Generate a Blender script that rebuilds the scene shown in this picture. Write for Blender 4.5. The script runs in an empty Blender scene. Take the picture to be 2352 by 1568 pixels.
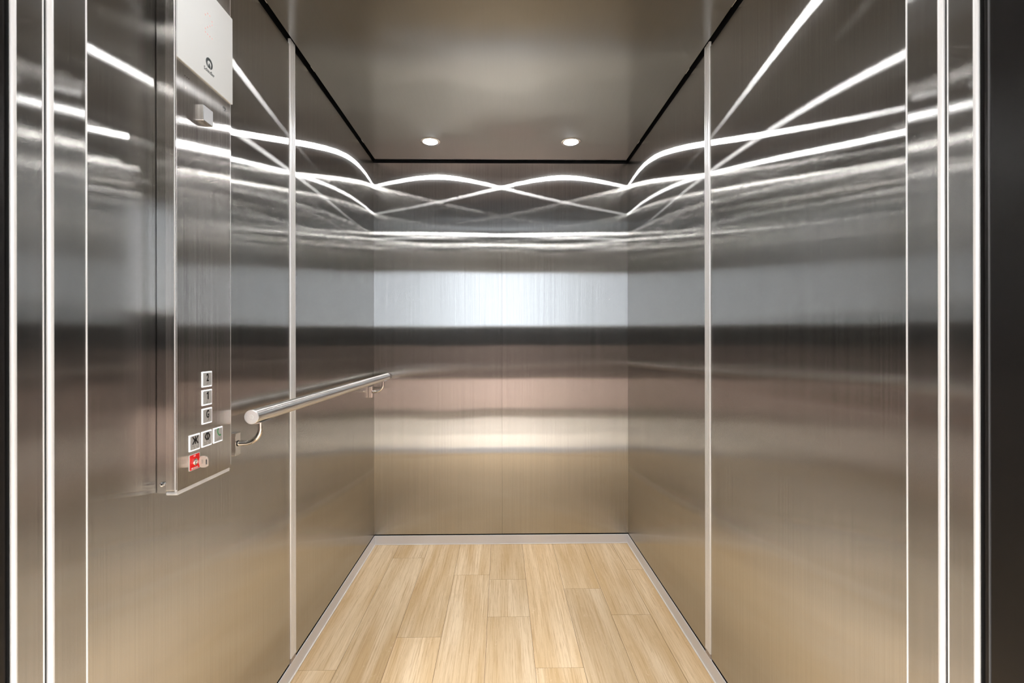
import bpy, bmesh, math, random
from mathutils import Vector, Matrix
random.seed(7)
scene = bpy.context.scene
COL = scene.collection
PI = math.pi

# ------------------------------------------------------------------ materials
def new_mat(name):
    m = bpy.data.materials.new(name); m.use_nodes = True
    nt = m.node_tree
    for n in list(nt.nodes): nt.nodes.remove(n)
    out = nt.nodes.new('ShaderNodeOutputMaterial')
    return m, nt, out

def principled(name, col, rough=.5, metal=0., spec=.5, coat=0., emis=None, estr=0., bump=None):
    m, nt, out = new_mat(name)
    b = nt.nodes.new('ShaderNodeBsdfPrincipled')
    b.inputs['Base Color'].default_value = (*col, 1)
    b.inputs['Roughness'].default_value = rough
    b.inputs['Metallic'].default_value = metal
    b.inputs['Specular IOR Level'].default_value = spec
    b.inputs['Coat Weight'].default_value = coat
    b.inputs['Coat Roughness'].default_value = .03
    if emis:
        b.inputs['Emission Color'].default_value = (*emis, 1)
        b.inputs['Emission Strength'].default_value = estr
    # gentle surface variation so that nothing is perfectly uniform
    g = nt.nodes.new('ShaderNodeNewGeometry')
    n = nt.nodes.new('ShaderNodeTexNoise'); n.inputs['Scale'].default_value = 35.; n.inputs['Detail'].default_value = 4.
    nt.links.new(g.outputs['Position'], n.inputs['Vector'])
    r = nt.nodes.new('ShaderNodeMapRange')
    r.inputs['To Min'].default_value = max(0., rough - .06); r.inputs['To Max'].default_value = min(1., rough + .06)
    nt.links.new(n.outputs['Fac'], r.inputs['Value'])
    nt.links.new(r.outputs['Result'], b.inputs['Roughness'])
    nt.links.new(b.outputs['BSDF'], out.inputs['Surface'])
    return m

def emission(name, col, strength):
    m, nt, out = new_mat(name)
    e = nt.nodes.new('ShaderNodeEmission')
    e.inputs['Color'].default_value = (*col, 1); e.inputs['Strength'].default_value = strength
    nt.links.new(e.outputs['Emission'], out.inputs['Surface'])
    return m

def brushed(name, col, grain='Z', lobes=((.0028, .135, .43), (.0030, .42, .31), (.0038, 1.1, .22), (.028, .40, .065)),
            wave=.0, contrast=.13, base_diffuse=0.0):
    """brushed stainless steel: glossy lobes that are narrow along the grain and wide across it.
    lobes = (alpha along the grain, alpha across the grain, weight)"""
    m, nt, out = new_mat(name)
    N = nt.nodes.new; L = nt.links.new
    geo = N('ShaderNodeNewGeometry')
    axis = {'X': (1, 0, 0), 'Y': (0, 1, 0), 'Z': (0, 0, 1)}[grain]
    tan = N('ShaderNodeCombineXYZ')
    for i in range(3): tan.inputs[i].default_value = axis[i]
    def streak(across, along, det):
        mp = N('ShaderNodeVectorMath'); mp.operation = 'MULTIPLY'
        mp.inputs[1].default_value = tuple(along if axis[i] else across for i in range(3))
        L(geo.outputs['Position'], mp.inputs[0])
        t = N('ShaderNodeTexNoise'); t.inputs['Scale'].default_value = 1.; t.inputs['Detail'].default_value = det
        t.inputs['Roughness'].default_value = .6
        L(mp.outputs[0], t.inputs['Vector'])
        return t.outputs['Fac']
    s1 = streak(520., 2.4, 3.); s2 = streak(190., 1.2, 2.)
    av = N('ShaderNodeMix'); av.data_type = 'FLOAT'; av.inputs[0].default_value = .4
    L(s1, av.inputs[2]); L(s2, av.inputs[3])
    shade = N('ShaderNodeMapRange')
    shade.inputs['From Min'].default_value = .3; shade.inputs['From Max'].default_value = .7
    shade.inputs['To Min'].default_value = 1 - contrast; shade.inputs['To Max'].default_value = 1 + contrast
    L(av.outputs[0], shade.inputs['Value'])
    cm = N('ShaderNodeVectorMath'); cm.operation = 'SCALE'; cm.inputs[0].default_value = col
    L(shade.outputs[0], cm.inputs['Scale'])
    normal = None
    if wave:
        t = N('ShaderNodeTexNoise'); t.inputs['Scale'].default_value = 1.7; t.inputs['Detail'].default_value = 1.
        L(geo.outputs['Position'], t.inputs['Vector'])
        bp = N('ShaderNodeBump'); bp.inputs['Strength'].default_value = 1.; bp.inputs['Distance'].default_value = wave
        L(t.outputs['Fac'], bp.inputs['Height']); normal = bp.outputs['Normal']
    prev = None; acc = 0.
    for ax, ay, w in lobes:
        g = N('ShaderNodeBsdfAnisotropic'); g.distribution = 'GGX' if ax > .015 else 'BECKMANN'
        g.inputs['Roughness'].default_value = math.sqrt(math.sqrt(ax * ay))
        g.inputs['Anisotropy'].default_value = 1 - math.sqrt(ax / ay)
        L(cm.outputs[0], g.inputs['Color']); L(tan.outputs[0], g.inputs['Tangent'])
        if normal: L(normal, g.inputs['Normal'])
        if prev is None: prev = g.outputs[0]; acc = w
        else:
            mx = N('ShaderNodeMixShader'); acc += w
            f = w / acc
            if ax > .015 and contrast > .04:      # the soft lobe varies from brush line to brush line
                r = N('ShaderNodeMapRange')
                r.inputs['From Min'].default_value = .3; r.inputs['From Max'].default_value = .7
                r.inputs['To Min'].default_value = f * .35; r.inputs['To Max'].default_value = min(1., f * 1.65)
                L(av.outputs[0], r.inputs['Value']); L(r.outputs[0], mx.inputs[0])
            else: mx.inputs[0].default_value = f
            L(prev, mx.inputs[1]); L(g.outputs[0], mx.inputs[2]); prev = mx.outputs[0]
    if base_diffuse:
        d = N('ShaderNodeBsdfDiffuse'); L(cm.outputs[0], d.inputs['Color'])
        mx = N('ShaderNodeMixShader'); mx.inputs[0].default_value = base_diffuse
        L(prev, mx.inputs[1]); L(d.outputs[0], mx.inputs[2]); prev = mx.outputs[0]
    L(prev, out.inputs['Surface'])
    return m

def oak_mat():
    m, nt, out = new_mat('oak_vinyl_plank')
    N = nt.nodes.new; L = nt.links.new
    geo = N('ShaderNodeNewGeometry')
    at = N('ShaderNodeAttribute'); at.attribute_name = 'plank'
    off = N('ShaderNodeVectorMath'); off.operation = 'SCALE'; off.inputs['Scale'].default_value = 37.
    L(at.outputs['Color'], off.inputs[0])
    pos = N('ShaderNodeVectorMath'); pos.operation = 'ADD'
    L(geo.outputs['Position'], pos.inputs[0]); L(off.outputs[0], pos.inputs[1])
    def noise(sx, sy, det=4., rough=.55, dist=0.):
        mp = N('ShaderNodeVectorMath'); mp.operation = 'MULTIPLY'; mp.inputs[1].default_value = (sx, sy, 1.)
        L(pos.outputs[0], mp.inputs[0])
        t = N('ShaderNodeTexNoise'); t.inputs['Scale'].default_value = 1.; t.inputs['Detail'].default_value = det
        t.inputs['Roughness'].default_value = rough; t.inputs['Distortion'].default_value = dist
        L(mp.outputs[0], t.inputs['Vector']); return t.outputs['Fac']
    def rng(v, a, b, c, d):
        r = N('ShaderNodeMapRange'); r.inputs['From Min'].default_value = a; r.inputs['From Max'].default_value = b
        r.inputs['To Min'].default_value = c; r.inputs['To Max'].default_value = d; L(v, r.inputs['Value']); return r.outputs[0]
    broad = noise(14., 1.1, 3., .5, .6); fine = noise(190., 4., 5., .65, .3); pore = noise(420., 14., 2., .6)
    fleck = noise(75., 45., 2., .5, 1.6)
    def mixc(a, b, f):
        x = N('ShaderNodeMix'); x.data_type = 'RGBA'
        for s, v in ((6, a), (7, b)):
            if isinstance(v, tuple): x.inputs[s].default_value = (*v, 1)
            else: L(v, x.inputs[s])
        if isinstance(f, float): x.inputs[0].default_value = f
        else: L(f, x.inputs[0])
        return x.outputs[2]
    c = mixc((.62, .432, .232), (.82, .645, .435), rng(broad, .33, .66, 0., 1.))
    c = mixc(c, (.49, .315, .155), rng(fine, .48, .70, 0., .75))
    c = mixc(c, (.42, .265, .13), rng(pore, .55, .72, 0., .50))
    c = mixc(c, (.83, .66, .45), rng(fleck, .64, .72, 0., .32))
    sep = N('ShaderNodeSeparateColor'); L(at.outputs['Color'], sep.inputs[0])
    v = N('ShaderNodeVectorMath'); v.operation = 'SCALE'; L(c, v.inputs[0]); L(rng(sep.outputs[2], 0., 1., .87, 1.03), v.inputs['Scale'])
    b = N('ShaderNodeBsdfPrincipled'); L(v.outputs[0], b.inputs['Base Color'])
    L(rng(fine, .3, .7, .42, .58), b.inputs['Roughness']); b.inputs['Specular IOR Level'].default_value = .3
    bp = N('ShaderNodeBump'); bp.inputs['Strength'].default_value = .12; bp.inputs['Distance'].default_value = .0006
    L(fine, bp.inputs['Height']); L(bp.outputs[0], b.inputs['Normal'])
    L(b.outputs[0], out.inputs['Surface'])
    return m

def speckle_mat(name, c1, c2, scale, rough, lo=.35, hi=.65, stretch=(1, 1, 1)):
    m, nt, out = new_mat(name); N = nt.nodes.new; L = nt.links.new
    geo = N('ShaderNodeNewGeometry'); mp = N('ShaderNodeVectorMath'); mp.operation = 'MULTIPLY'; mp.inputs[1].default_value = stretch
    L(geo.outputs['Position'], mp.inputs[0])
    t = N('ShaderNodeTexNoise'); t.inputs['Scale'].default_value = scale; t.inputs['Detail'].default_value = 5.
    L(mp.outputs[0], t.inputs['Vector'])
    r = N('ShaderNodeValToRGB'); r.color_ramp.elements[0].position = lo; r.color_ramp.elements[1].position = hi
    r.color_ramp.elements[0].color = (*c1, 1); r.color_ramp.elements[1].color = (*c2, 1)
    L(t.outputs['Fac'], r.inputs[0])
    b = N('ShaderNodeBsdfPrincipled'); L(r.outputs[0], b.inputs['Base Color']); b.inputs['Roughness'].default_value = rough
    L(b.outputs[0], out.inputs['Surface']); return m

STEEL = (.510, .500, .482)
M = {}
M['steel'] = brushed('brushed_stainless_vertical', STEEL, 'Z', wave=.0013)
M['steel_back'] = brushed('brushed_stainless_back', STEEL, 'Z', wave=.0013)
M['steel_ceiling'] = brushed('brushed_stainless_ceiling', (.37, .375, .378), 'Y',
                             lobes=((.012, .035, .7), (.05, .14, .3)), wave=.012, contrast=.02)
M['steel_jamb'] = brushed('brushed_stainless_jamb', STEEL, 'Z', lobes=((.005, .13, .46), (.006, .42, .40), (.0065, 1., .10), (.03, .4, .04)), contrast=.10)
M['steel_plate'] = brushed('brushed_stainless_plate', (.66, .635, .61), 'Z', lobes=((.005, .10, .4), (.008, .4, .45), (.04, .4, .15)), contrast=.24)
M['polished'] = principled('polished_stainless', (.72, .69, .66), .12, 1.)
M['tube'] = brushed('rail_stainless', (.76, .735, .71), 'Y', lobes=((.10, .03, .6), (.2, .12, .4)), contrast=.08)
M['cap_face'] = principled('turned_cap', (.86, .86, .87), .3, .6)
M['aluminium'] = principled('satin_aluminium', (.84, .84, .84), .38, .35)
M['baseboard'] = principled('anodised_skirting', (.74, .735, .755), .42, .25)
M['bead'] = principled('pale_sealant', (.78, .74, .69), .5)
M['black'] = principled('matt_black_gap', (.004, .004, .004), .9, 0., .1)
M['dark_frame'] = principled('dark_gloss_frame', (.009, .0082, .0082), .24, 0., .5)
M['grey_arris'] = principled('grey_arris', (.10, .10, .105), .4)
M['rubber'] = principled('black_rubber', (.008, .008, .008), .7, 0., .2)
M['oak'] = oak_mat()
M['plank_joint'] = principled('plank_joint', (.16, .09, .04), .8)
M['glass_white'] = principled('white_back_painted_glass', (.71, .725, .72), .05, 0., .5, .6)
M['glass_edge'] = principled('glass_edge', (.55, .62, .60), .1)
M['ink'] = principled('dark_grey_print', (.055, .065, .068), .4)
M['ink_black'] = principled('black_symbol', (.006, .006, .006), .25)
M['green'] = principled('green_symbol', (.06, .30, .12), .3)
M['red'] = principled('red_lock_plate', (.85, .006, .006), .35)
M['white_print'] = principled('white_print', (.85, .85, .85), .5)
M['button'] = brushed('button_steel', (.62, .615, .61), 'Z', lobes=((.10, .3, .5), (.2, .4, .5)), contrast=.08, base_diffuse=.35)
M['ring'] = principled('button_light_ring', (.9, .9, .92), .3, emis=(.93, .96, 1.), estr=.75)
M['led'] = emission('led_dot', (1., .64, .60), .90)
M['indicator'] = principled('frosted_lens', (.5, .52, .55), .25)
M['lamp'] = emission('downlight_lens', (.975, .985, 1.), 250.)
M['chrome'] = principled('chrome', (.8, .8, .8), .08, 1.)
M['key'] = principled('nickel_key', (.74, .70, .66), .25, .9)
M['plaster'] = speckle_mat('landing_plaster', (.36, .345, .325), (.42, .405, .385), 6., .7)
M['tile'] = speckle_mat('landing_tile', (.78, .71, .62), (.86, .80, .71), 4., .35)
M['brick'] = speckle_mat('rose_plaster', (.76, .585, .525), (.86, .70, .645), 5., .7, stretch=(.5, 1, 2))
M['brown'] = speckle_mat('brown_panel', (.13, .10, .09), (.19, .150, .136), 7., .5)
M['charcoal'] = speckle_mat('charcoal_panel', (.012, .0125, .015), (.021, .021, .024), 9., .5)
M['taupe'] = principled('taupe_plinth', (.36, .30, .26), .5)
M['ceil_panel'] = emission('landing_lamp_panel', (1., .985, .96), 6.)
m, nt, out = new_mat('window_glass')
g = nt.nodes.new('ShaderNodeBsdfGlass'); g.inputs['IOR'].default_value = 1.45; g.inputs['Roughness'].default_value = 0.
t = nt.nodes.new('ShaderNodeBsdfTransparent'); x = nt.nodes.new('ShaderNodeMixShader'); x.inputs[0].default_value = .9
gl = nt.nodes.new('ShaderNodeBsdfGlossy'); gl.inputs['Roughness'].default_value = .02
nt.nodes.remove(g)
nt.links.new(gl.outputs[0], x.inputs[1]); nt.links.new(t.outputs[0], x.inputs[2]); nt.links.new(x.outputs[0], out.inputs['Surface'])
M['window_glass'] = m

# ------------------------------------------------------------------ geometry helpers
def obj(name, bm, mat, parent=None, smooth=False):
    me = bpy.data.meshes.new(name)
    bmesh.ops.recalc_face_normals(bm, faces=bm.faces)
    bm.to_mesh(me); bm.free()
    for mm in (mat if isinstance(mat, (list, tuple)) else [mat]): me.materials.append(mm)
    if smooth:
        for p in me.polygons: p.use_smooth = True
        try: me.set_sharp_from_angle(angle=math.radians(40))
        except Exception: pass
    o = bpy.data.objects.new(name, me); COL.objects.link(o)
    if parent:
        o.parent = parent
        o.matrix_parent_inverse = Matrix.Identity(4)
        pw = Vector((0, 0, 0)); q = parent
        while q: pw += q.location; q = q.parent
        me.transform(Matrix.Translation(-pw))
    return o

def set_origin(o, p):
    """move a top-level mesh's origin to p without moving its shape"""
    p = Vector(p); o.data.transform(Matrix.Translation(-p)); o.location = p

def thing(name, label, cat, loc, group=None):
    o = bpy.data.objects.new(name, None); COL.objects.link(o); o.empty_display_size = .05
    o.location = loc; o['label'] = label; o['category'] = cat
    if group: o['group'] = group
    return o

def struct(name, bm, mat, parent=None, smooth=False):
    o = obj(name, bm, mat, parent, smooth)
    if not parent: o['kind'] = 'structure'
    return o

def box(bm, lo, hi, mi=0):
    vs = [bm.verts.new((x, y, z)) for x in (lo[0], hi[0]) for y in (lo[1], hi[1]) for z in (lo[2], hi[2])]
    fs = []
    for q in ((0, 1, 3, 2), (4, 6, 7, 5), (0, 4, 5, 1), (2, 3, 7, 6), (0, 2, 6, 4), (1, 5, 7, 3)):
        f = bm.faces.new([vs[i] for i in q]); f.material_index = mi; fs.append(f)
    return vs, fs

def B(*boxes):
    bm = bmesh.new()
    for b in boxes: box(bm, *b)
    return bm

def rbox(bm, lo, hi, r, seg=3, edges=None):
    """box with rounded edges; edges = function(mid, direction) choosing which to round"""
    vs, fs = box(bm, lo, hi)
    es = {e for f in fs for e in f.edges}
    if edges:
        es = [e for e in es if edges((e.verts[0].co + e.verts[1].co) / 2, (e.verts[1].co - e.verts[0].co).normalized())]
    bmesh.ops.bevel(bm, geom=list(es), offset=r, segments=seg, profile=.5, affect='EDGES')
    return bm

def prism(bm, pts, n0, n1, frame):
    """polygon pts (u, v) pushed from n0 to n1 along the frame's normal"""
    a = [bm.verts.new(frame(u, v, n0)) for u, v in pts]; b = [bm.verts.new(frame(u, v, n1)) for u, v in pts]
    k = len(pts)
    bm.faces.new(a); bm.faces.new(b[::-1])
    for i in range(k): bm.faces.new((a[i], a[(i + 1) % k], b[(i + 1) % k], b[i]))

def rrect(u0, v0, u1, v1, r, n=5):
    pts = []
    for cu, cv, a0 in ((u1 - r, v1 - r, 0), (u0 + r, v1 - r, PI / 2), (u0 + r, v0 + r, PI), (u1 - r, v0 + r, 3 * PI / 2)):
        for i in range(n + 1):
            a = a0 + PI / 2 * i / n; pts.append((cu + r * math.cos(a), cv + r * math.sin(a)))
    return pts

def circ(cu, cv, r, n=24, sv=1.):
    return [(cu + r * math.cos(2 * PI * i / n), cv + sv * r * math.sin(2 * PI * i / n)) for i in range(n)]

def ring(bm, outer, inner, n0, n1, frame):
    k = len(outer)
    V = [[bm.verts.new(frame(u, v, n)) for u, v in pts] for pts in (outer, inner) for n in (n0, n1)]
    o0, o1, i0, i1 = V
    for i in range(k):
        j = (i + 1) % k
        bm.faces.new((o0[i], o0[j], o1[j], o1[i])); bm.faces.new((i0[i], i1[i], i1[j], i0[j]))
        bm.faces.new((o1[i], o1[j], i1[j], i1[i])); bm.faces.new((o0[i], i0[i], i0[j], o0[j]))

def tube(bm, path, r, n=20, caps=True):
    path = [Vector(p) for p in path]; rings = []
    ref = None
    for i, p in enumerate(path):
        d = (path[min(i + 1, len(path) - 1)] - path[max(i - 1, 0)]).normalized()
        if ref is None:
            ref = Vector((0, 0, 1)) if abs(d.z) < .9 else Vector((0, 1, 0))
        a = (ref - d * ref.dot(d)).normalized(); ref = a; b = d.cross(a)
        rr = r[i] if isinstance(r, (list, tuple)) else r
        rings.append([bm.verts.new(p + (a * math.cos(2 * PI * k / n) + b * math.sin(2 * PI * k / n)) * rr) for k in range(n)])
    for A, C in zip(rings, rings[1:]):
        for k in range(n): bm.faces.new((A[k], A[(k + 1) % n], C[(k + 1) % n], C[k]))
    if caps: bm.faces.new(rings[0][::-1]); bm.faces.new(rings[-1])

def lathe(bm, prof, centre, n=40, axis='Z'):
    rings = []
    for r, h in prof:
        if r < 1e-6: rings.append([bm.verts.new(Vector(centre) + Vector((0, 0, h)))])
        else: rings.append([bm.verts.new(Vector(centre) + Vector((r * math.cos(2 * PI * k / n), r * math.sin(2 * PI * k / n), h))) for k in range(n)])
    for A, C in zip(rings, rings[1:]):
        for k in range(n):
            a0, a1 = A[k % len(A)], A[(k + 1) % len(A)]; c0, c1 = C[k % len(C)], C[(k + 1) % len(C)]
            vs = [];
            for v in (a0, a1, c1, c0):
                if v not in vs: vs.append(v)
            if len(vs) > 2: bm.faces.new(vs)

def text_bm(txt, frame_m, size, sx=1., extrude=.0003, bold=0.):
    cu = bpy.data.curves.new('lettering', 'FONT'); cu.body = txt; cu.size = size
    cu.align_x = 'CENTER'; cu.align_y = 'CENTER'; cu.extrude = extrude; cu.offset = bold; cu.resolution_u = 4
    o = bpy.data.objects.new('lettering_tmp', cu); COL.objects.link(o)
    dg = bpy.context.evaluated_depsgraph_get()
    me = bpy.data.meshes.new_from_object(o.evaluated_get(dg))
    bm = bmesh.new(); bm.from_mesh(me)
    bpy.data.objects.remove(o); bpy.data.curves.remove(cu); bpy.data.meshes.remove(me)
    bmesh.ops.scale(bm, vec=(sx, 1, 1), verts=bm.verts)
    xs = [v.co.x for v in bm.verts]; ys = [v.co.y for v in bm.verts]
    bmesh.ops.translate(bm, vec=(-(min(xs) + max(xs)) / 2, -(min(ys) + max(ys)) / 2, 0), verts=bm.verts)
    bmesh.ops.transform(bm, matrix=frame_m, verts=bm.verts)
    return bm

# ------------------------------------------------------------------ dimensions of the lift car
W = .70            # half width
YB = 2.524         # back wall
YF = .608          # inner face of the car front
ZC = 2.110         # ceiling
ZW = 2.099         # top of the wall panels
ZS = .050          # skirting height
SEAM = (1.521, 1.559)

# floor -----------------------------------------------------------
bm = bmesh.new(); lay = bm.loops.layers.float_color.new('plank')
cuts = [-W, -.5627, -.3977, -.2284, -.0582, .1131, .28, .4468, .6072, W]
joints = [[1.5606], [2.3653, 1.12], [1.729, .80], [2.1887, 1.20], [2.1444, 1.853, .86], [1.5599], [2.0586, 1.10], [1.8582, .92], [2.2264, 1.25]]
box(bm, (-W, .46, -.02), (W, YB, -.0015), 1)
G = .0007
for i in range(9):
    ys = [.46] + sorted(joints[i]) + [YB]
    for a, b in zip(ys, ys[1:]):
        c = (random.random(), random.random(), random.random(), 1.)
        vs, fs = box(bm, (cuts[i] + G, a + G, -.0014), (cuts[i + 1] - G, b - G, 0), 0)
        for f in fs:
            for l in f.loops: l[lay] = c
struct('floor', bm, [M['oak'], M['plank_joint']])

# walls -----------------------------------------------------------
ZB = ZS + .006
for side, s in (('left', -1), ('right', 1)):
    xa, xb = sorted((s * W, s * (W + .02)))
    struct('wall_' + side, B(((xa, YF, ZB), (xb, SEAM[0] - .001, ZW)), ((xa, SEAM[1] + .001, ZB), (xb, YB, ZW))), M['steel'])
    # backing behind the shadow gaps above and below the panels
    xa, xb = sorted((s * (W + .02), s * (W + .04)))
    g0, g1 = sorted((s * (W + .0205), s * (W + .004)))
    struct('trim_' + ('3' if s < 0 else '4'),
           B(((xa, YF, -.02), (xb, YB + .05, 2.2)), ((g0, YF, ZW + .0005), (g1, YB, 2.2)), ((g0, YF, ZS - .01), (g1, YB, ZB - .0005))), M['black'])
struct('wall_back', B(((-W, YB, ZB), (.0028, YB + .02, ZW)), ((.0034, YB, ZB), (W, YB + .02, ZW))), M['steel_back'])
struct('trim_5', B(((-W - .0199, YB + .0205, -.02), (W + .0199, YB + .04, 2.2)), ((-W - .003, YB + .004, ZW + .0005), (W + .003, YB + .0195, 2.2)),
                   ((-W, YB + .004, ZS - .01), (W, YB + .0195, ZB - .0005)), ((-W - .04, YF, 2.2), (W + .04, YB + .04, 2.22))), M['black'])  # black backing of the back gaps, with a lid added to block light

# ceiling ---------------------------------------------------------
lamp_spots = ((-.352, 2.28), (.349, 2.278), (-.352, .83), (.349, .83))
RC = .047
def ceiling_bm():
    """one sheet with four round cut-outs"""
    bm = bmesh.new()
    xs = [-.687, 0., .687]; ys = [YF + .012, 1.55, YB - .011]
    for i in range(2):
        for j in range(2):
            cx, cy = [p for p in lamp_spots if xs[i] < p[0] < xs[i + 1] and ys[j] < p[1] < ys[j + 1]][0]
            n = 48
            inner = [Vector((cx + RC * math.cos(2 * PI * k / n), cy + RC * math.sin(2 * PI * k / n), ZC)) for k in range(n)]
            outer = []
            for k in range(n):
                d = Vector((math.cos(2 * PI * k / n), math.sin(2 * PI * k / n)))
                tx = ((xs[i + 1] if d.x > 0 else xs[i]) - cx) / d.x if abs(d.x) > 1e-9 else 1e9
                ty = ((ys[j + 1] if d.y > 0 else ys[j]) - cy) / d.y if abs(d.y) > 1e-9 else 1e9
                t = min(tx, ty); outer.append(Vector((cx + d.x * t, cy + d.y * t, ZC)))
            corners = [Vector((x, y, ZC)) for x in (xs[i], xs[i + 1]) for y in (ys[j], ys[j + 1])]
            ang = lambda p: math.atan2(p.y - cy, p.x - cx) % (2 * PI)
            iv = [bm.verts.new(p) for p in inner]; ov = [bm.verts.new(p) for p in outer]
            for k in range(n):
                k2 = (k + 1) % n
                a0 = 2 * PI * k / n; a1 = 2 * PI * (k + 1) / n
                mid = [bm.verts.new(c) for c in corners if a0 + 1e-6 < ang(c) < a1 - 1e-6]
                bm.faces.new([iv[k], iv[k2], ov[k2]] + mid + [ov[k]])
    bmesh.ops.remove_doubles(bm, verts=bm.verts, dist=1e-5)
    r = bmesh.ops.extrude_face_region(bm, geom=bm.faces[:])
    bmesh.ops.translate(bm, vec=(0, 0, .004), verts=[v for v in r['geom'] if isinstance(v, bmesh.types.BMVert)])
    return bm
ceil = struct('ceiling', ceiling_bm(), M['steel_ceiling'])
for s in (-1, 1):                        # small spring clips in the shadow gap
    for y in (1.34, 1.68, 2.28):
        bmc = bmesh.new(); x0, x1 = sorted((s * .6872, s * .6895))
        rbox(bmc, (x0, y - .016, ZC + .0012), (x1, y + .016, ZC + .0032), .0008, 2)
        obj('ceiling_clip', bmc, M['aluminium'], ceil)

# skirting --------------------------------------------------------
def skirting(name, lo, hi, bead):
    bm = bmesh.new(); rbox(bm, lo, hi, .0012, 2)
    o = struct(name, bm, M['baseboard'])
    bb = bmesh.new(); rbox(bb, *bead, .0012, 2)
    obj('floor_bead', bb, M['bead'], o)
T = .003
skirting('baseboard_left', (-W, YF, .0005), (-W + T, YB - T, ZS), ((-W + T, YF, .0003), (-W + T + .005, YB - T, .004)))
skirting('baseboard_right', (W - T, YF, .0005), (W, YB - T, ZS), ((W - T - .005, YF, .0003), (W - T, YB - T, .004)))
skirting('baseboard_back', (-W, YB - T, .0005), (W, YB, ZS), ((-W + T, YB - T - .004, .0003), (W - T, YB - T, .0032)))

# vertical joint profiles ------------------------------------------
def joint_profile(name, s):
    bm = bmesh.new()
    y0, y1 = SEAM; n = 40; pts = [(y0, -.012)]
    for i in range(n + 1):
        u = i / n
        e = min(1., min(u, 1 - u) / .05)
        d = .0012 + .0022 * math.sqrt(max(0., 1 - (1 - e) ** 2)) - .0013 * (.5 + .5 * math.cos(u * 3 * 2 * PI)) ** 6 * (1 if .1 < u < .9 else 0)
        pts.append((y0 + (y1 - y0) * u, d))
    pts.append((y1, -.012))
    prism(bm, pts, .066, 2.118, lambda u, v, n_: (s * (W - v), u, n_))
    o = struct(name, bm, M['aluminium'], smooth=True)
    bf = B(((min(s * (W - .0020), s * (W + .012)), y0 + .001, ZB - .011), (max(s * (W - .0020), s * (W + .012)), y1 - .001, .066)))
    obj('end_filler', bf, M['taupe'], o)  # taupe block below the foot of the profile
joint_profile('trim_1', -1); joint_profile('trim_2', 1)
# corner beads where the side panels meet the back panel
for nm, s in (('trim_6', -1), ('trim_7', 1)):
    bm = bmesh.new(); tube(bm, [(s * (W - .0002), YB - .0002, ZB), (s * (W - .0002), YB - .0002, ZW - .004)], .0007, 8, caps=False)
    struct(nm, bm, M['steel'], smooth=True)

# car front, door edges, frames -------------------------------------
def front_edge(sx, x_in):
    """rounds the upright edge that faces the landing and the doorway"""
    return lambda m, d: abs(d.z) > .9 and abs(m.x - x_in) < 1e-4
bm = bmesh.new()
for s in (-1, 1):
    xi = s * .545; lo, hi = sorted((xi, s * .74))
    rbox(bm, (lo, .559, 0), (hi, YF, 2.2), .005, 5, lambda m, d, xi=xi: abs(d.z) > .9 and abs(m.x - xi) < 1e-4 and m.y < .57)
box(bm, (-.545, .572, 2.02), (.545, YF, 2.2))
def arris_glint(bm, ymax):  # landing's bright reflection put into the rounded edge as a paler material
    bm.normal_update()
    for f in bm.faces:
        if f.calc_center_median().y < ymax and abs(f.normal.z) < .1 and .12 < abs(f.normal.x) < .995 and f.normal.y < -.05: f.material_index = 1
def edge_bead(o, s, x, y, r_, ztop):
    b_ = bmesh.new(); tube(b_, [(s * x, y, .002), (s * x, y, ztop)], r_, 10); obj('edge_bead', b_, M['aluminium'], o, True)
arris_glint(bm, .568)
wf = struct('wall_front', bm, [M['steel_jamb'], M['aluminium']])
for s in (-1, 1): edge_bead(wf, s, .5452, YF - .0004, .0011, 2.02)
for k, s in ((1, -1), (2, 1)):
    xi = s * .5491; lo, hi = sorted((xi, s * .74)); bm = bmesh.new()
    rbox(bm, (lo, .5211, .002), (hi, .5555, 2.06), .004, 5, lambda m, d: abs(d.z) > .9 and abs(m.x - xi) < 1e-4 and m.y < .53)
    arris_glint(bm, .530)
    d = struct('door_%d' % k, bm, [M['steel_jamb'], M['aluminium']])
    edge_bead(d, s, .5493, .5551, .0009, 2.06)
    lo, hi = sorted((s * .5500, s * .73))
    obj('door_seal', B(((lo, .5557, .002), (hi, .5588, 2.06))), M['rubber'], d)  # black strip: shade of the open door gap put into its colour
    lo, hi = sorted((s * .5532, s * .73))
    obj('front_seal', B(((lo, .5197, .002), (hi, .5209, 2.06))), M['rubber'], d)
# dark landing frame: deep dark reveal with a thin bright arris
for k, s in ((8, -1), (9, 1)):
    ya = .5092 if s < 0 else .5130
    bm = bmesh.new(); lo, hi = sorted((s * .5552, s * .74))
    box(bm, (lo, ya, 0), (hi, .5195, 2.2))
    lo, hi = sorted((s * .5546, s * .74))
    rbox(bm, (lo, .32, 0), (hi, ya - .0004, 2.2), .0016, 3, lambda m, d, q=s * .5546: abs(d.z) > .9 and abs(m.x - q) < 1e-4)
    fr = struct('trim_%d' % k, bm, M['dark_frame'])
    bm = bmesh.new(); tube(bm, [(s * .5550, ya, 0), (s * .5550, ya, 2.0)], .0008, 8)
    obj('frame_arris', bm, M['grey_arris'], fr, True)
struct('trim_10', B(((-.5535, .322, 2.065), (.5535, .5013, 2.2))), M['dark_frame'])
bm = bmesh.new()
box(bm, (-.72, .20, -.02), (.72, .4595, -.004))
for i in range(7): box(bm, (-.5435 if .2 + .037 * i < .52 else -.7, .202 + .037 * i, -.004), (.5435, .222 + .037 * i, 0))
struct('trim_11', bm, M['baseboard'])

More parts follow.
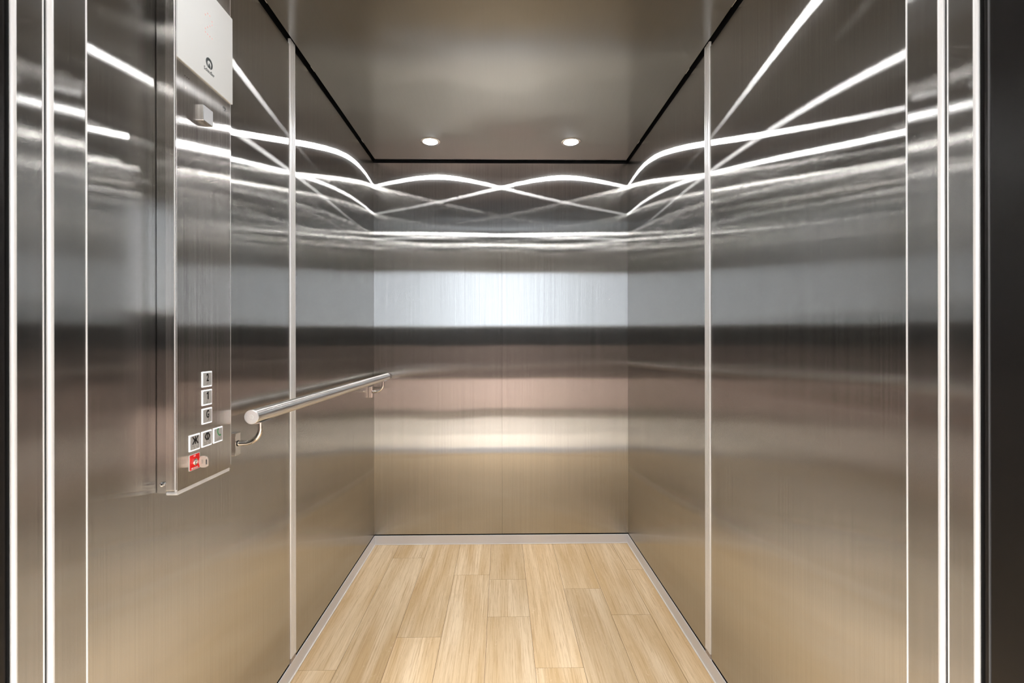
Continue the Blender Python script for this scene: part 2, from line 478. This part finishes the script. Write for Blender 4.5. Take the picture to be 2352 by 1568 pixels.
# landing behind the camera (seen in the reflections) ------------------
YL = -1.65; XL = 2.3; ZL = 2.62
struct('landing_floor', B(((-XL, YL, -.02), (XL, .1995, 0))), M['tile'])
struct('landing_ceiling', B(((-XL, YL, ZL), (XL, .30, ZL + .02))), M['plaster'])
struct('wall_landing_left', B(((-XL - .02, YL, 0), (-XL, .30, ZL))), M['plaster'])
struct('wall_landing_right', B(((XL, YL, 0), (XL + .02, .30, ZL))), M['plaster'])
struct('wall_landing_front', B(((-XL, .30, 0), (-.5445, .32, ZL)), ((.5445, .30, 0), (XL, .32, ZL)), ((-.5445, .30, 2.06), (.5445, .32, ZL))), M['plaster'])
WX = 1.75
for side, s in (('left', -1), ('right', 1)):      # the same banded dado runs along the landing's side walls
    pw_ = bpy.data.objects['wall_landing_' + side]
    def band(name, z0, z1, d, mat):
        x0, x1 = sorted((s * (XL - .0002), s * (XL - d))); obj(name, B(((x0, YL + .014, z0), (x1, .298, z1))), M[mat], pw_)
    band('plinth', 0., .13, .012, 'taupe'); band('rose_dado', .13, .58, .003, 'brick'); band('dado_panel', .58, .98, .005, 'brown'); band('sill_panel', .98, 1.335, .008, 'charcoal')
o = struct('wall_landing_back', B(((-XL, YL - .03, .13), (XL, YL, .58))), M['brick'])
obj('plinth', B(((-XL, YL - .03, 0), (XL, YL + .012, .13))), M['taupe'], o)
obj('dado_panel', B(((-XL, YL - .03, .58), (XL, YL + .004, 1.06))), M['brown'], o)
obj('sill_panel', B(((-XL, YL - .03, 1.06), (XL, YL + .008, 1.335))), M['charcoal'], o)
obj('upper_wall', B(((-XL, YL - .03, 2.15), (XL, YL, ZL)), ((-XL, YL - .03, 1.335), (-WX, YL, 2.15)), ((WX, YL - .03, 1.335), (XL, YL, 2.15))), M['plaster'], o)
w = struct('window_1', B(((-WX, YL - .029, 1.336), (WX, YL - .001, 1.352)), ((-WX, YL - .029, 2.13), (WX, YL - .001, 2.149)),
                         ((-WX, YL - .029, 1.352), (-WX + .03, YL - .001, 2.13)), ((WX - .03, YL - .029, 1.352), (WX, YL - .001, 2.13))), M['aluminium'])
obj('pane', B(((-WX + .03, YL - .018, 1.352), (WX - .03, YL - .012, 2.13))), M['window_glass'], w)
for x, lab in ((-.75, 'round downlight in the landing ceiling, on the handrail side of the doorway'), (.75, 'round downlight in the landing ceiling, opposite the handrail side'),
               (-1.7, 'round downlight in the landing ceiling, farthest to the handrail side'), (1.7, 'round downlight in the landing ceiling, farthest from the handrail side')):
    t = thing('landing_downlight', lab, 'ceiling light', (x, -.85, ZL), 'landing ceiling lights')
    fb = bmesh.new(); lathe(fb, [(.050, -.0005), (.050, -.006), (.056, -.008), (.066, -.006), (.068, -.0005)], (x, -.85, ZL)); obj('trim_ring', fb, M['aluminium'], t, True)
    db = bmesh.new(); lathe(db, [(.049, -.002), (.03, -.003), (0, -.003)], (x, -.85, ZL)); obj('lens', db, M['ceil_panel'], t, True)
    ld = bpy.data.lights.new('LandingBeam', 'SPOT'); lo_ = bpy.data.objects.new('LandingBeam', ld); COL.objects.link(lo_)
    lo_.location = (x, -.85, ZL - .01); ld.energy = 390.; ld.spot_size = math.radians(100); ld.spot_blend = .5; ld.shadow_soft_size = .04  # unseen lamps added to brighten the landing for the reflections

# ------------------------------------------------------------------ downlights
lamp_labels = ('lit round downlight in the steel ceiling near the back wall, on the handrail side',
               'lit round downlight in the steel ceiling near the back wall, away from the handrail',
               'lit round downlight in the steel ceiling above the doorway, on the control panel side',
               'lit round downlight in the steel ceiling above the doorway, away from the control panel')
lamp0 = None; BEAM = 44.
for (x, y), lab in zip(lamp_spots, lamp_labels):
    if lamp0 is None:
        t = thing('downlight', lab, 'ceiling light', (x, y, ZC), 'downlights recessed in the lift ceiling'); lamp0 = t
        rb = bmesh.new()
        lathe(rb, [(.0350, .012), (.0350, .0005), (.0362, -.0012), (.0455, -.0016), (.0490, -.0006), (.0492, -.0001), (.0468, -.0001), (.0465, .012)], (x, y, ZC))
        obj('trim_ring', rb, M['polished'], t, True)
        lb = bmesh.new()
        lathe(lb, [(.0345, .006), (.0345, .0005), (.031, -.0030), (.022, -.0058), (.011, -.0072), (0, -.0076)], (x, y, ZC), 24)
        obj('lens', lb, M['lamp'], t, True)
    else:
        t = lamp0.copy(); COL.objects.link(t); t.location = (x, y, ZC); t['label'] = lab
        for ch in list(lamp0.children):
            c = ch.copy(); COL.objects.link(c); c.parent = t

for (x, y) in lamp_spots:                       # the lamps' downward beam
    ld = bpy.data.lights.new('DownlightBeam', 'SPOT'); lo_ = bpy.data.objects.new('DownlightBeam', ld); COL.objects.link(lo_)
    lo_.location = (x, y, ZC - .0082); ld.energy = BEAM; ld.spot_size = math.radians(66); ld.spot_blend = .8
    ld.shadow_soft_size = .030; ld.color = (1., .97, .93)

# ------------------------------------------------------------------ handrail
RX, RZ = -.625, .9265
hr = thing('handrail', 'round brushed steel handrail on curved brackets along the left wall', 'handrail', (-W, 1.83, RZ))
R = .0178
bm = bmesh.new(); tube(bm, [(RX, 1.152, RZ), (RX, 2.504, RZ)], R, 48, caps=False)
obj('rail_tube', bm, M['tube'], hr, True)
for y0, d in ((1.152, -1), (2.504, 1)):
    bm = bmesh.new()
    tube(bm, [(RX, y0, RZ), (RX, y0 + d * .0016, RZ), (RX, y0 + d * .0026, RZ)], [R, R, R - .001], 48)
    c = obj('end_cap', bm, M['cap_face'], hr, True)
    bm = bmesh.new(); tube(bm, [(RX, y0 + d * .0024, RZ), (RX, y0 + d * .0029, RZ)], [.0060, .0052], 24)
    obj('cap_centre', bm, M['aluminium'], c)
for yb in (1.194, 2.425):
    bm = bmesh.new()
    ZA = .852; x0 = -.683; rr = .040
    path = [(x0, yb, ZA), (RX - rr, yb, ZA)]
    for i in range(1, 11):
        a = PI / 2 * i / 10
        path.append((RX - rr + rr * math.sin(a), yb, ZA + rr * (1 - math.cos(a))))
    path.append((RX, yb, RZ - R - .001))
    tube(bm, path, .0062, 20)
    br = obj('bracket_arm', bm, M['polished'], hr, True)
    bm = bmesh.new(); rbox(bm, (-W + .0004, yb - .0122, .8215), (x0, yb + .0122, .8795), .0012, 2)
    obj('mounting_block', bm, M['polished'], br)
    bm = bmesh.new(); tube(bm, [(x0, yb, ZA), (x0 + .0014, yb, ZA)], [.0078, .0072], 20)
    obj('collar', bm, M['rubber'], br, True)
    bm = bmesh.new()                     # saddle plate curved to the underside of the tube
    n = 10; rows = []
    for rad in (R + .0002, R + .0022):
        rows.append([[bm.verts.new((RX + (rad + .016) * math.sin(a), yb + yy, RZ + .016 - (rad + .016) * math.cos(a))) for a in [(-.40 + .80 * i / n) for i in range(n + 1)]] for yy in (-.030, .030)])
    for i in range(n):
        bm.faces.new((rows[0][0][i], rows[0][0][i + 1], rows[0][1][i + 1], rows[0][1][i])); bm.faces.new((rows[1][0][i], rows[1][1][i], rows[1][1][i + 1], rows[1][0][i + 1]))
        for e in (0, 1): bm.faces.new((rows[0][e][i], rows[1][e][i], rows[1][e][i + 1], rows[0][e][i + 1]))
    for i in (0, n): bm.faces.new((rows[0][0][i], rows[0][1][i], rows[1][1][i], rows[1][0][i]))
    obj('saddle', bm, M['polished'], br, True)

# ------------------------------------------------------------------ control panel
PX = -.655                                                    # face of the plate
F = lambda u, v, n: (PX + n, u, v)                            # u along the car, v up, n out of the plate
def FM(u, v, n=0.): return Matrix(((0, 0, 1, PX + n), (1, 0, 0, u), (0, 1, 0, v), (0, 0, 0, 1)))
cp = thing('control_panel', 'tall brushed steel lift control panel with white display and lit buttons, on the left wall', 'control panel', (-W, 1.022, .806))
U0, U1, V0, V1 = .9288, 1.1157, .8065, 2.085
bm = bmesh.new(); prism(bm, rrect(U0, V0 + .006, U1, V1, .0035), -.0205, 0, F)
es = [e for e in bm.edges if all(abs(v.co.x - PX) < 1e-6 for v in e.verts)]
bmesh.ops.bevel(bm, geom=es, offset=.0028, segments=4, profile=.5, affect='EDGES')
obj('faceplate', bm, M['steel_plate'], cp)
bm = bmesh.new(); prism(bm, rrect(U0 + .0004, V0 - .002, U1 - .0022, V0 + .0056, .0036), -.0205, -.0008, F)
es = [e for e in bm.edges if all(abs(v.co.x - PX + .0008) < 1e-6 for v in e.verts)]
bmesh.ops.bevel(bm, geom=es, offset=.0045, segments=4, profile=.5, affect='EDGES')
obj('bottom_cap', bm, M['aluminium'], cp)
bm = bmesh.new(); tube(bm, [(PX - .0026, U0 + .0022, V0 + .0064), (PX - .0026, U0 + .0022, V1)], .0027, 16)
tube(bm, [(PX - .0012, U1 - .0012, V0 + .012), (PX - .0012, U1 - .0012, V1)], .0013, 10)  # second tube stands in for the thin highlight on the far edge
obj('edge_trim', bm, M['aluminium'], cp, True)
bb = bmesh.new(); box(bb, (-.6985, U0 + .007, V0 + .001), (-.6757, U1 - .006, V1))
obj('back_box', bb, M['steel_jamb'], cp)
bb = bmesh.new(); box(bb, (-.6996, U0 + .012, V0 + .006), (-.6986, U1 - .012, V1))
obj('gasket', bb, M['rubber'], cp)  # dark sheet standing in for the shadow between box and wall
bm = bmesh.new(); tube(bm, [(-.6868, U0 + .0069, .826), (-.6868, U0 + .0042, .826), (-.6868, U0 + .0034, .826)], [.0048, .0048, .0036], 20)
sc_ = obj('screw', bm, M['chrome'], cp, True)
bm = bmesh.new(); tube(bm, [(-.6868, U0 + .0033, .826), (-.6868, U0 + .0030, .826)], .0017, 6)
obj('hex_socket', bm, M['rubber'], sc_)

# white glass display
bm = bmesh.new(); prism(bm, rrect(.9292, 1.6893, 1.1182, 1.8965, .0012), .0004, .0034, F)
es = [e for e in bm.edges if all(abs(v.co.x - PX - .0034) < 1e-6 for v in e.verts)]
bmesh.ops.bevel(bm, geom=es, offset=.0006, segments=2, profile=.5, affect='EDGES')
dg_ = obj('display_glass', bm, M['glass_white'], cp); dg_['label'] = 'white glass display'
bm = bmesh.new()
cu = (1.0163, 1.0240, 1.0318, 1.0396); rv = [1.8432 - .00765 * i for i in range(7)]
for c, r in ((0, 1), (1, 0), (2, 0), (3, 1), (3, 2), (2, 3), (1, 4), (0, 5), (0, 6), (1, 6), (2, 6), (3, 6)):
    prism(bm, circ(cu[c], rv[r], .0019, 12), .0034, .00352, F)
obj('floor_digit', bm, M['led'], dg_)['label'] = 'pale red dot matrix 2'
# maker's emblem: dark disc with a pale crescent and an up arrow
bm = bmesh.new(); ec, er = (1.0297, 1.7355), .0119
def arc_pts(cu_, cv_, r, a0, a1, n): return [(cu_ + r * math.cos(a0 + (a1 - a0) * i / n), cv_ + r * math.sin(a0 + (a1 - a0) * i / n)) for i in range(n + 1)]
lo = math.radians(-66); hi = math.radians(246)
outer = arc_pts(ec[0], ec[1], er, lo, hi, 44)
inner = arc_pts(ec[0], ec[1] - .0010, .0066, math.radians(-35), math.radians(215), 44)
a = [bm.verts.new(F(u, v, .0036)) for u, v in outer]; b = [bm.verts.new(F(u, v, .0036)) for u, v in inner]
for i in range(44): bm.faces.new((a[i], a[i + 1], b[i + 1], b[i]))
tri = [(ec[0] - .0046, ec[1] - .0108), (ec[0] + .0046, ec[1] - .0108), (ec[0] + .0034, ec[1] - .0050), (ec[0], ec[1] + .0012), (ec[0] - .0034, ec[1] - .0050)]
bm.faces.new([bm.verts.new(F(u, v, .0036)) for u, v in tri])
r = bmesh.ops.extrude_face_region(bm, geom=bm.faces[:])
bmesh.ops.translate(bm, vec=(-.00015, 0, 0), verts=[v for v in r['geom'] if isinstance(v, bmesh.types.BMVert)])
obj('emblem', bm, M['ink'], dg_)
obj('lettering', text_bm('Schindler', FM(1.0297, 1.7172, .0035), .0112, .88, .0001, .00012), M['ink'], dg_)
# three sounder holes, square indicator, call symbol
bm = bmesh.new()
for u in (.9561, .962, .9679): prism(bm, circ(u, 1.6657, .0011, 12), .0001, .00025, F)
obj('sounder_holes', bm, M['ink_black'], cp)
bm = bmesh.new(); prism(bm, rrect(1.0004, 1.5953, 1.0336, 1.6302, .0012), .0001, .0090, F)
es = [e for e in bm.edges if all(abs(v.co.x - PX - .0090) < 1e-6 for v in e.verts)]
bmesh.ops.bevel(bm, geom=es, offset=.0010, segments=2, profile=.5, affect='EDGES')
il = obj('indicator_lamp', bm, M['chrome'], cp)
bm = bmesh.new(); prism(bm, rrect(1.0014, 1.5968, 1.0326, 1.6287, .001), .0091, .0096, F)
obj('indicator_lens', bm, M['indicator'], il)
bm = bmesh.new()                                             # engraved ear / sound symbol
for r_ in (.0022, .0042, .0062):
    pts = arc_pts(1.0905, 1.6640, r_ + .0005, math.radians(20), math.radians(160), 12) + arc_pts(1.0905, 1.6640, r_ - .0005, math.radians(160), math.radians(20), 12)
    prism(bm, pts, .0001, .0003, F)
prism(bm, [(1.0888, 1.6600), (1.0928, 1.6608), (1.0942, 1.6642), (1.0930, 1.6644), (1.0918, 1.6618), (1.0888, 1.6610)], .0001, .0003, F)
obj('sound_symbol', bm, M['ink'], cp)

# buttons
def bar(bm, p, q, w, n0, n1):
    p = Vector(p); q = Vector(q); d = (q - p).normalized() * (w / 2); e = Vector((-d.y, d.x))
    prism(bm, [tuple(p + e), tuple(q + e), tuple(q - e), tuple(p - e)], n0, n1, F)
def dots(bm, u, v, cells, n):
    """raised dots; cells = list of sets of dot numbers 1-6"""
    for k, cell in enumerate(cells):
        for dnum in cell:
            c, r_ = divmod(dnum - 1, 3)
            uu = u + (k - (len(cells) - 1) / 2) * .0052 + (c - .5) * .0022; vv = v - (r_ - 1) * .0022
            prism(bm, circ(uu, vv, .0007, 8), n, n + .0006, F)
CAPN = .0022
def sym_text(ch, sx):
    return lambda u, v: text_bm(ch, FM(u, v + .0040, CAPN + .0003), .0235, sx, .0003, .0006)
def sym_one(u, v):
    bm = bmesh.new(); v += .0040; n0, n1 = CAPN, CAPN + .0006
    bar(bm, (u + .0012, v - .0084), (u + .0012, v + .0084), .0026, n0, n1); bar(bm, (u + .0016, v + .0078), (u - .0032, v + .0040), .0022, n0, n1)
    return bm
def sym_close(u, v):
    bm = bmesh.new(); v += .005; n0, n1 = CAPN, CAPN + .0006
    bar(bm, (u, v - .0082), (u, v + .0082), .0024, n0, n1)
    for s in (-1, 1):
        bar(bm, (u + s * .0085, v + .0080), (u + s * .0020, v), .0026, n0, n1); bar(bm, (u + s * .0020, v), (u + s * .0085, v - .0080), .0026, n0, n1)
    return bm
def sym_open(u, v):
    bm = bmesh.new(); v += .005; n0, n1 = CAPN, CAPN + .0006
    bar(bm, (u, v - .0080), (u, v + .0080), .0022, n0, n1)
    for s in (-1, 1):
        bar(bm, (u + s * .0020, v + .0080), (u + s * .0080, v), .0028, n0, n1); bar(bm, (u + s * .0080, v), (u + s * .0020, v - .0080), .0028, n0, n1)
    return bm
def sym_phone(u, v):
    bm = bmesh.new(); v += .0045; n0, n1 = CAPN, CAPN + .0006
    pts = arc_pts(u + .0075, v + .0042, .0125, math.radians(150), math.radians(262), 14) + arc_pts(u + .0075, v + .0042, .0098, math.radians(262), math.radians(150), 14)
    prism(bm, pts, n0, n1, F)
    bar(bm, (u - .0034, v + .0098), (u - .0005, v + .0086), .0034, n0, n1); bar(bm, (u + .0058, v - .0072), (u + .0072, v - .0042), .0034, n0, n1)
    return bm
num = {3, 4, 5, 6}
buttons = ((1.0240, 1.0316, sym_text('2', .62), 'ink_black', [num, {1, 2}], 'floor button with black 2'),
           (1.0240, .9912, sym_one, 'ink_black', [num, {1}], 'floor button with black 1'),
           (1.0240, .9504, sym_text('G', .60), 'ink_black', [{6}, {1, 2, 4, 5}], 'floor button with black G'),
           (.9828, .9003, sym_close, 'ink_black', [{1, 4}, {1, 2, 3}, {1, 5}, {2, 3, 4}], 'door close button with black arrows meeting a bar'),
           (1.0228, .9003, sym_open, 'ink_black', [{1, 3, 5}, {1, 2, 3, 4}, {1, 5}, {1, 3, 4, 5}], 'door open button with black arrows leaving a bar'),
           (1.0630, .9005, sym_phone, 'green', [{1}, {1, 2, 3}, {1, 2, 3, 5}, {2, 4}], 'alarm button with green handset'))
for u, v, sym, mt, br, lab in buttons:
    bm = bmesh.new(); prism(bm, rrect(u - .0146, v - .0143, u + .0143, v + .0143, .0010), 0., CAPN, F)
    es = [e for e in bm.edges if all(abs(q.co.x - PX - CAPN) < 1e-6 for q in e.verts)]
    bmesh.ops.bevel(bm, geom=es, offset=.0004, segments=2, profile=.5, affect='EDGES')
    pb = obj('push_button', bm, M['button'], cp); pb['label'] = lab
    bm = bmesh.new(); ring(bm, rrect(u - .0171, v - .0171, u + .0171, v + .0171, .0012), rrect(u - .0147, v - .0144, u + .0144, v + .0144, .0010), .0001, .0009, F)
    obj('light_ring', bm, M['ring'], pb)['label'] = 'glowing white surround'
    obj('symbol', sym(u, v), M[mt], pb)
    bm = bmesh.new(); dots(bm, u, v - .0090, br, CAPN)
    obj('braille', bm, M['polished'], pb)

# red key switch plate
bm = bmesh.new(); prism(bm, rrect(.9668, .8434, .9985, .8752, .0012), .0001, .0009, F)
lp = obj('lock_plate', bm, M['red'], cp); lp['label'] = 'small red plate round the key switch'
bm = bmesh.new(); ring(bm, rrect(.9660, .8426, .9993, .8760, .0014), rrect(.9669, .8435, .9984, .8751, .0012), .0001, .0011, F)
obj('plate_rim', bm, M['aluminium'], lp)
obj('lettering', text_bm('OFF', FM(.9826, .8718, .0010), .0042, .9, .00008, .0001), M['white_print'], lp)
obj('lettering', text_bm('FIRE SERVICE', FM(.9826, .8464, .0010), .0046, .80, .00008, .0001), M['white_print'], lp)
LU, LV = .9826, .8590
bm = bmesh.new()
tube(bm, [F(LU, LV, .0009), F(LU, LV, .0032), F(LU, LV, .0042)], [.0070, .0070, .0060], 28)
lc = obj('lock_cylinder', bm, M['chrome'], lp, True)
bm = bmesh.new(); prism(bm, rrect(LU - .0035, LV - .0012, LU + .0035, LV + .0012, .0005), .0042, .0044, F)
obj('keyway', bm, M['ink_black'], lc)
# the key left in the switch
kt = thing('key', 'small silver key left in the red key switch of the control panel', 'key', F(LU, LV, .0046))
K = lambda u, v, n: (PX + u, LU + n, LV + v)                 # its flat side faces the doorway
def key_outline():
    p = [(.0105, -.0030), (.0116, -.0100), (.0150, -.0122), (.0235, -.0122), (.0290, -.0090), (.0302, -.0050), (.0302, .0050), (.0290, .0090), (.0240, .0122), (.0150, .0122), (.0116, .0100), (.0105, .0030)]
    return p
bm = bmesh.new()
out_ = key_outline()
prism(bm, out_, -.0010, .0010, K)
bmesh.ops.bevel(bm, geom=[e for e in bm.edges if abs(e.verts[0].co.y - e.verts[1].co.y) < 1e-6], offset=.0003, segments=2, profile=.5, affect='EDGES')
kb = obj('bow', bm, M['key'], kt)
bm = bmesh.new(); prism(bm, rrect(.0250, -.0055, .0275, .0055, .0010), -.00125, .00125, K)
obj('ring_slot', bm, M['ink'], kb)
bm = bmesh.new()
for k in range(3): prism(bm, arc_pts(.0178, .0030 - .003 * k, .0016, 0, PI, 6) + arc_pts(.0178, .0030 - .003 * k, .0009, PI, 0, 6), -.0012, -.0010, K)
obj('stamp', bm, M['ink'], kb)
bm = bmesh.new(); prism(bm, [(.0046, -.0028), (.0112, -.0028), (.0112, .0028), (.0046, .0028)], -.0009, .0009, K)
obj('blade', bm, M['key'], kt)

# ------------------------------------------------------------------ world, camera, view
wd = bpy.data.worlds.new('World'); scene.world = wd; wd.use_nodes = True
bg = wd.node_tree.nodes['Background']
bg.inputs['Color'].default_value = (.82, .90, 1., 1); bg.inputs['Strength'].default_value = 5.3

sl = bpy.data.lights.new('Sun', 'SUN'); so = bpy.data.objects.new('Sun', sl); COL.objects.link(so)
sl.energy = 9.; sl.angle = math.radians(2.); sl.color = (1., .95, .88)
so.location = (0, -4, 6); so.rotation_euler = (math.radians(90 - 48), 0, 0)      # shines in through the landing window

cd = bpy.data.cameras.new('Camera'); cam = bpy.data.objects.new('Camera', cd); COL.objects.link(cam)
cd.sensor_width = 36.; cd.lens = 1050. * 36. / 2352.
cd.shift_x = 10.557 / 2352; cd.shift_y = 1.467 / 2352
th, ro = .01339, -.00164
rt = Vector((math.cos(th), -math.sin(th), 0)); fw = Vector((math.sin(th), math.cos(th), 0)); up = Vector((0, 0, 1))
r2 = rt * math.cos(ro) + up * math.sin(ro); u2 = -rt * math.sin(ro) + up * math.cos(ro)
cam.matrix_world = Matrix(((r2.x, u2.x, -fw.x, -.00058), (r2.y, u2.y, -fw.y, 0.), (r2.z, u2.z, -fw.z, 1.11268), (0, 0, 0, 1)))
cd.clip_start = .01
cd.dof.use_dof = True; cd.dof.focus_distance = 2.0; cd.dof.aperture_fstop = 8.
scene.camera = cam

scene.view_settings.view_transform = 'Standard'
try: scene.view_settings.look = 'None'
except Exception: pass
scene.view_settings.exposure = 0.; scene.view_settings.gamma = 1.; scene.view_settings.use_curve_mapping = False
cy = scene.cycles
cy.max_bounces = 14; cy.glossy_bounces = 7; cy.diffuse_bounces = 4; cy.transparent_max_bounces = 8
cy.sample_clamp_indirect = 40.; cy.use_adaptive_sampling = False
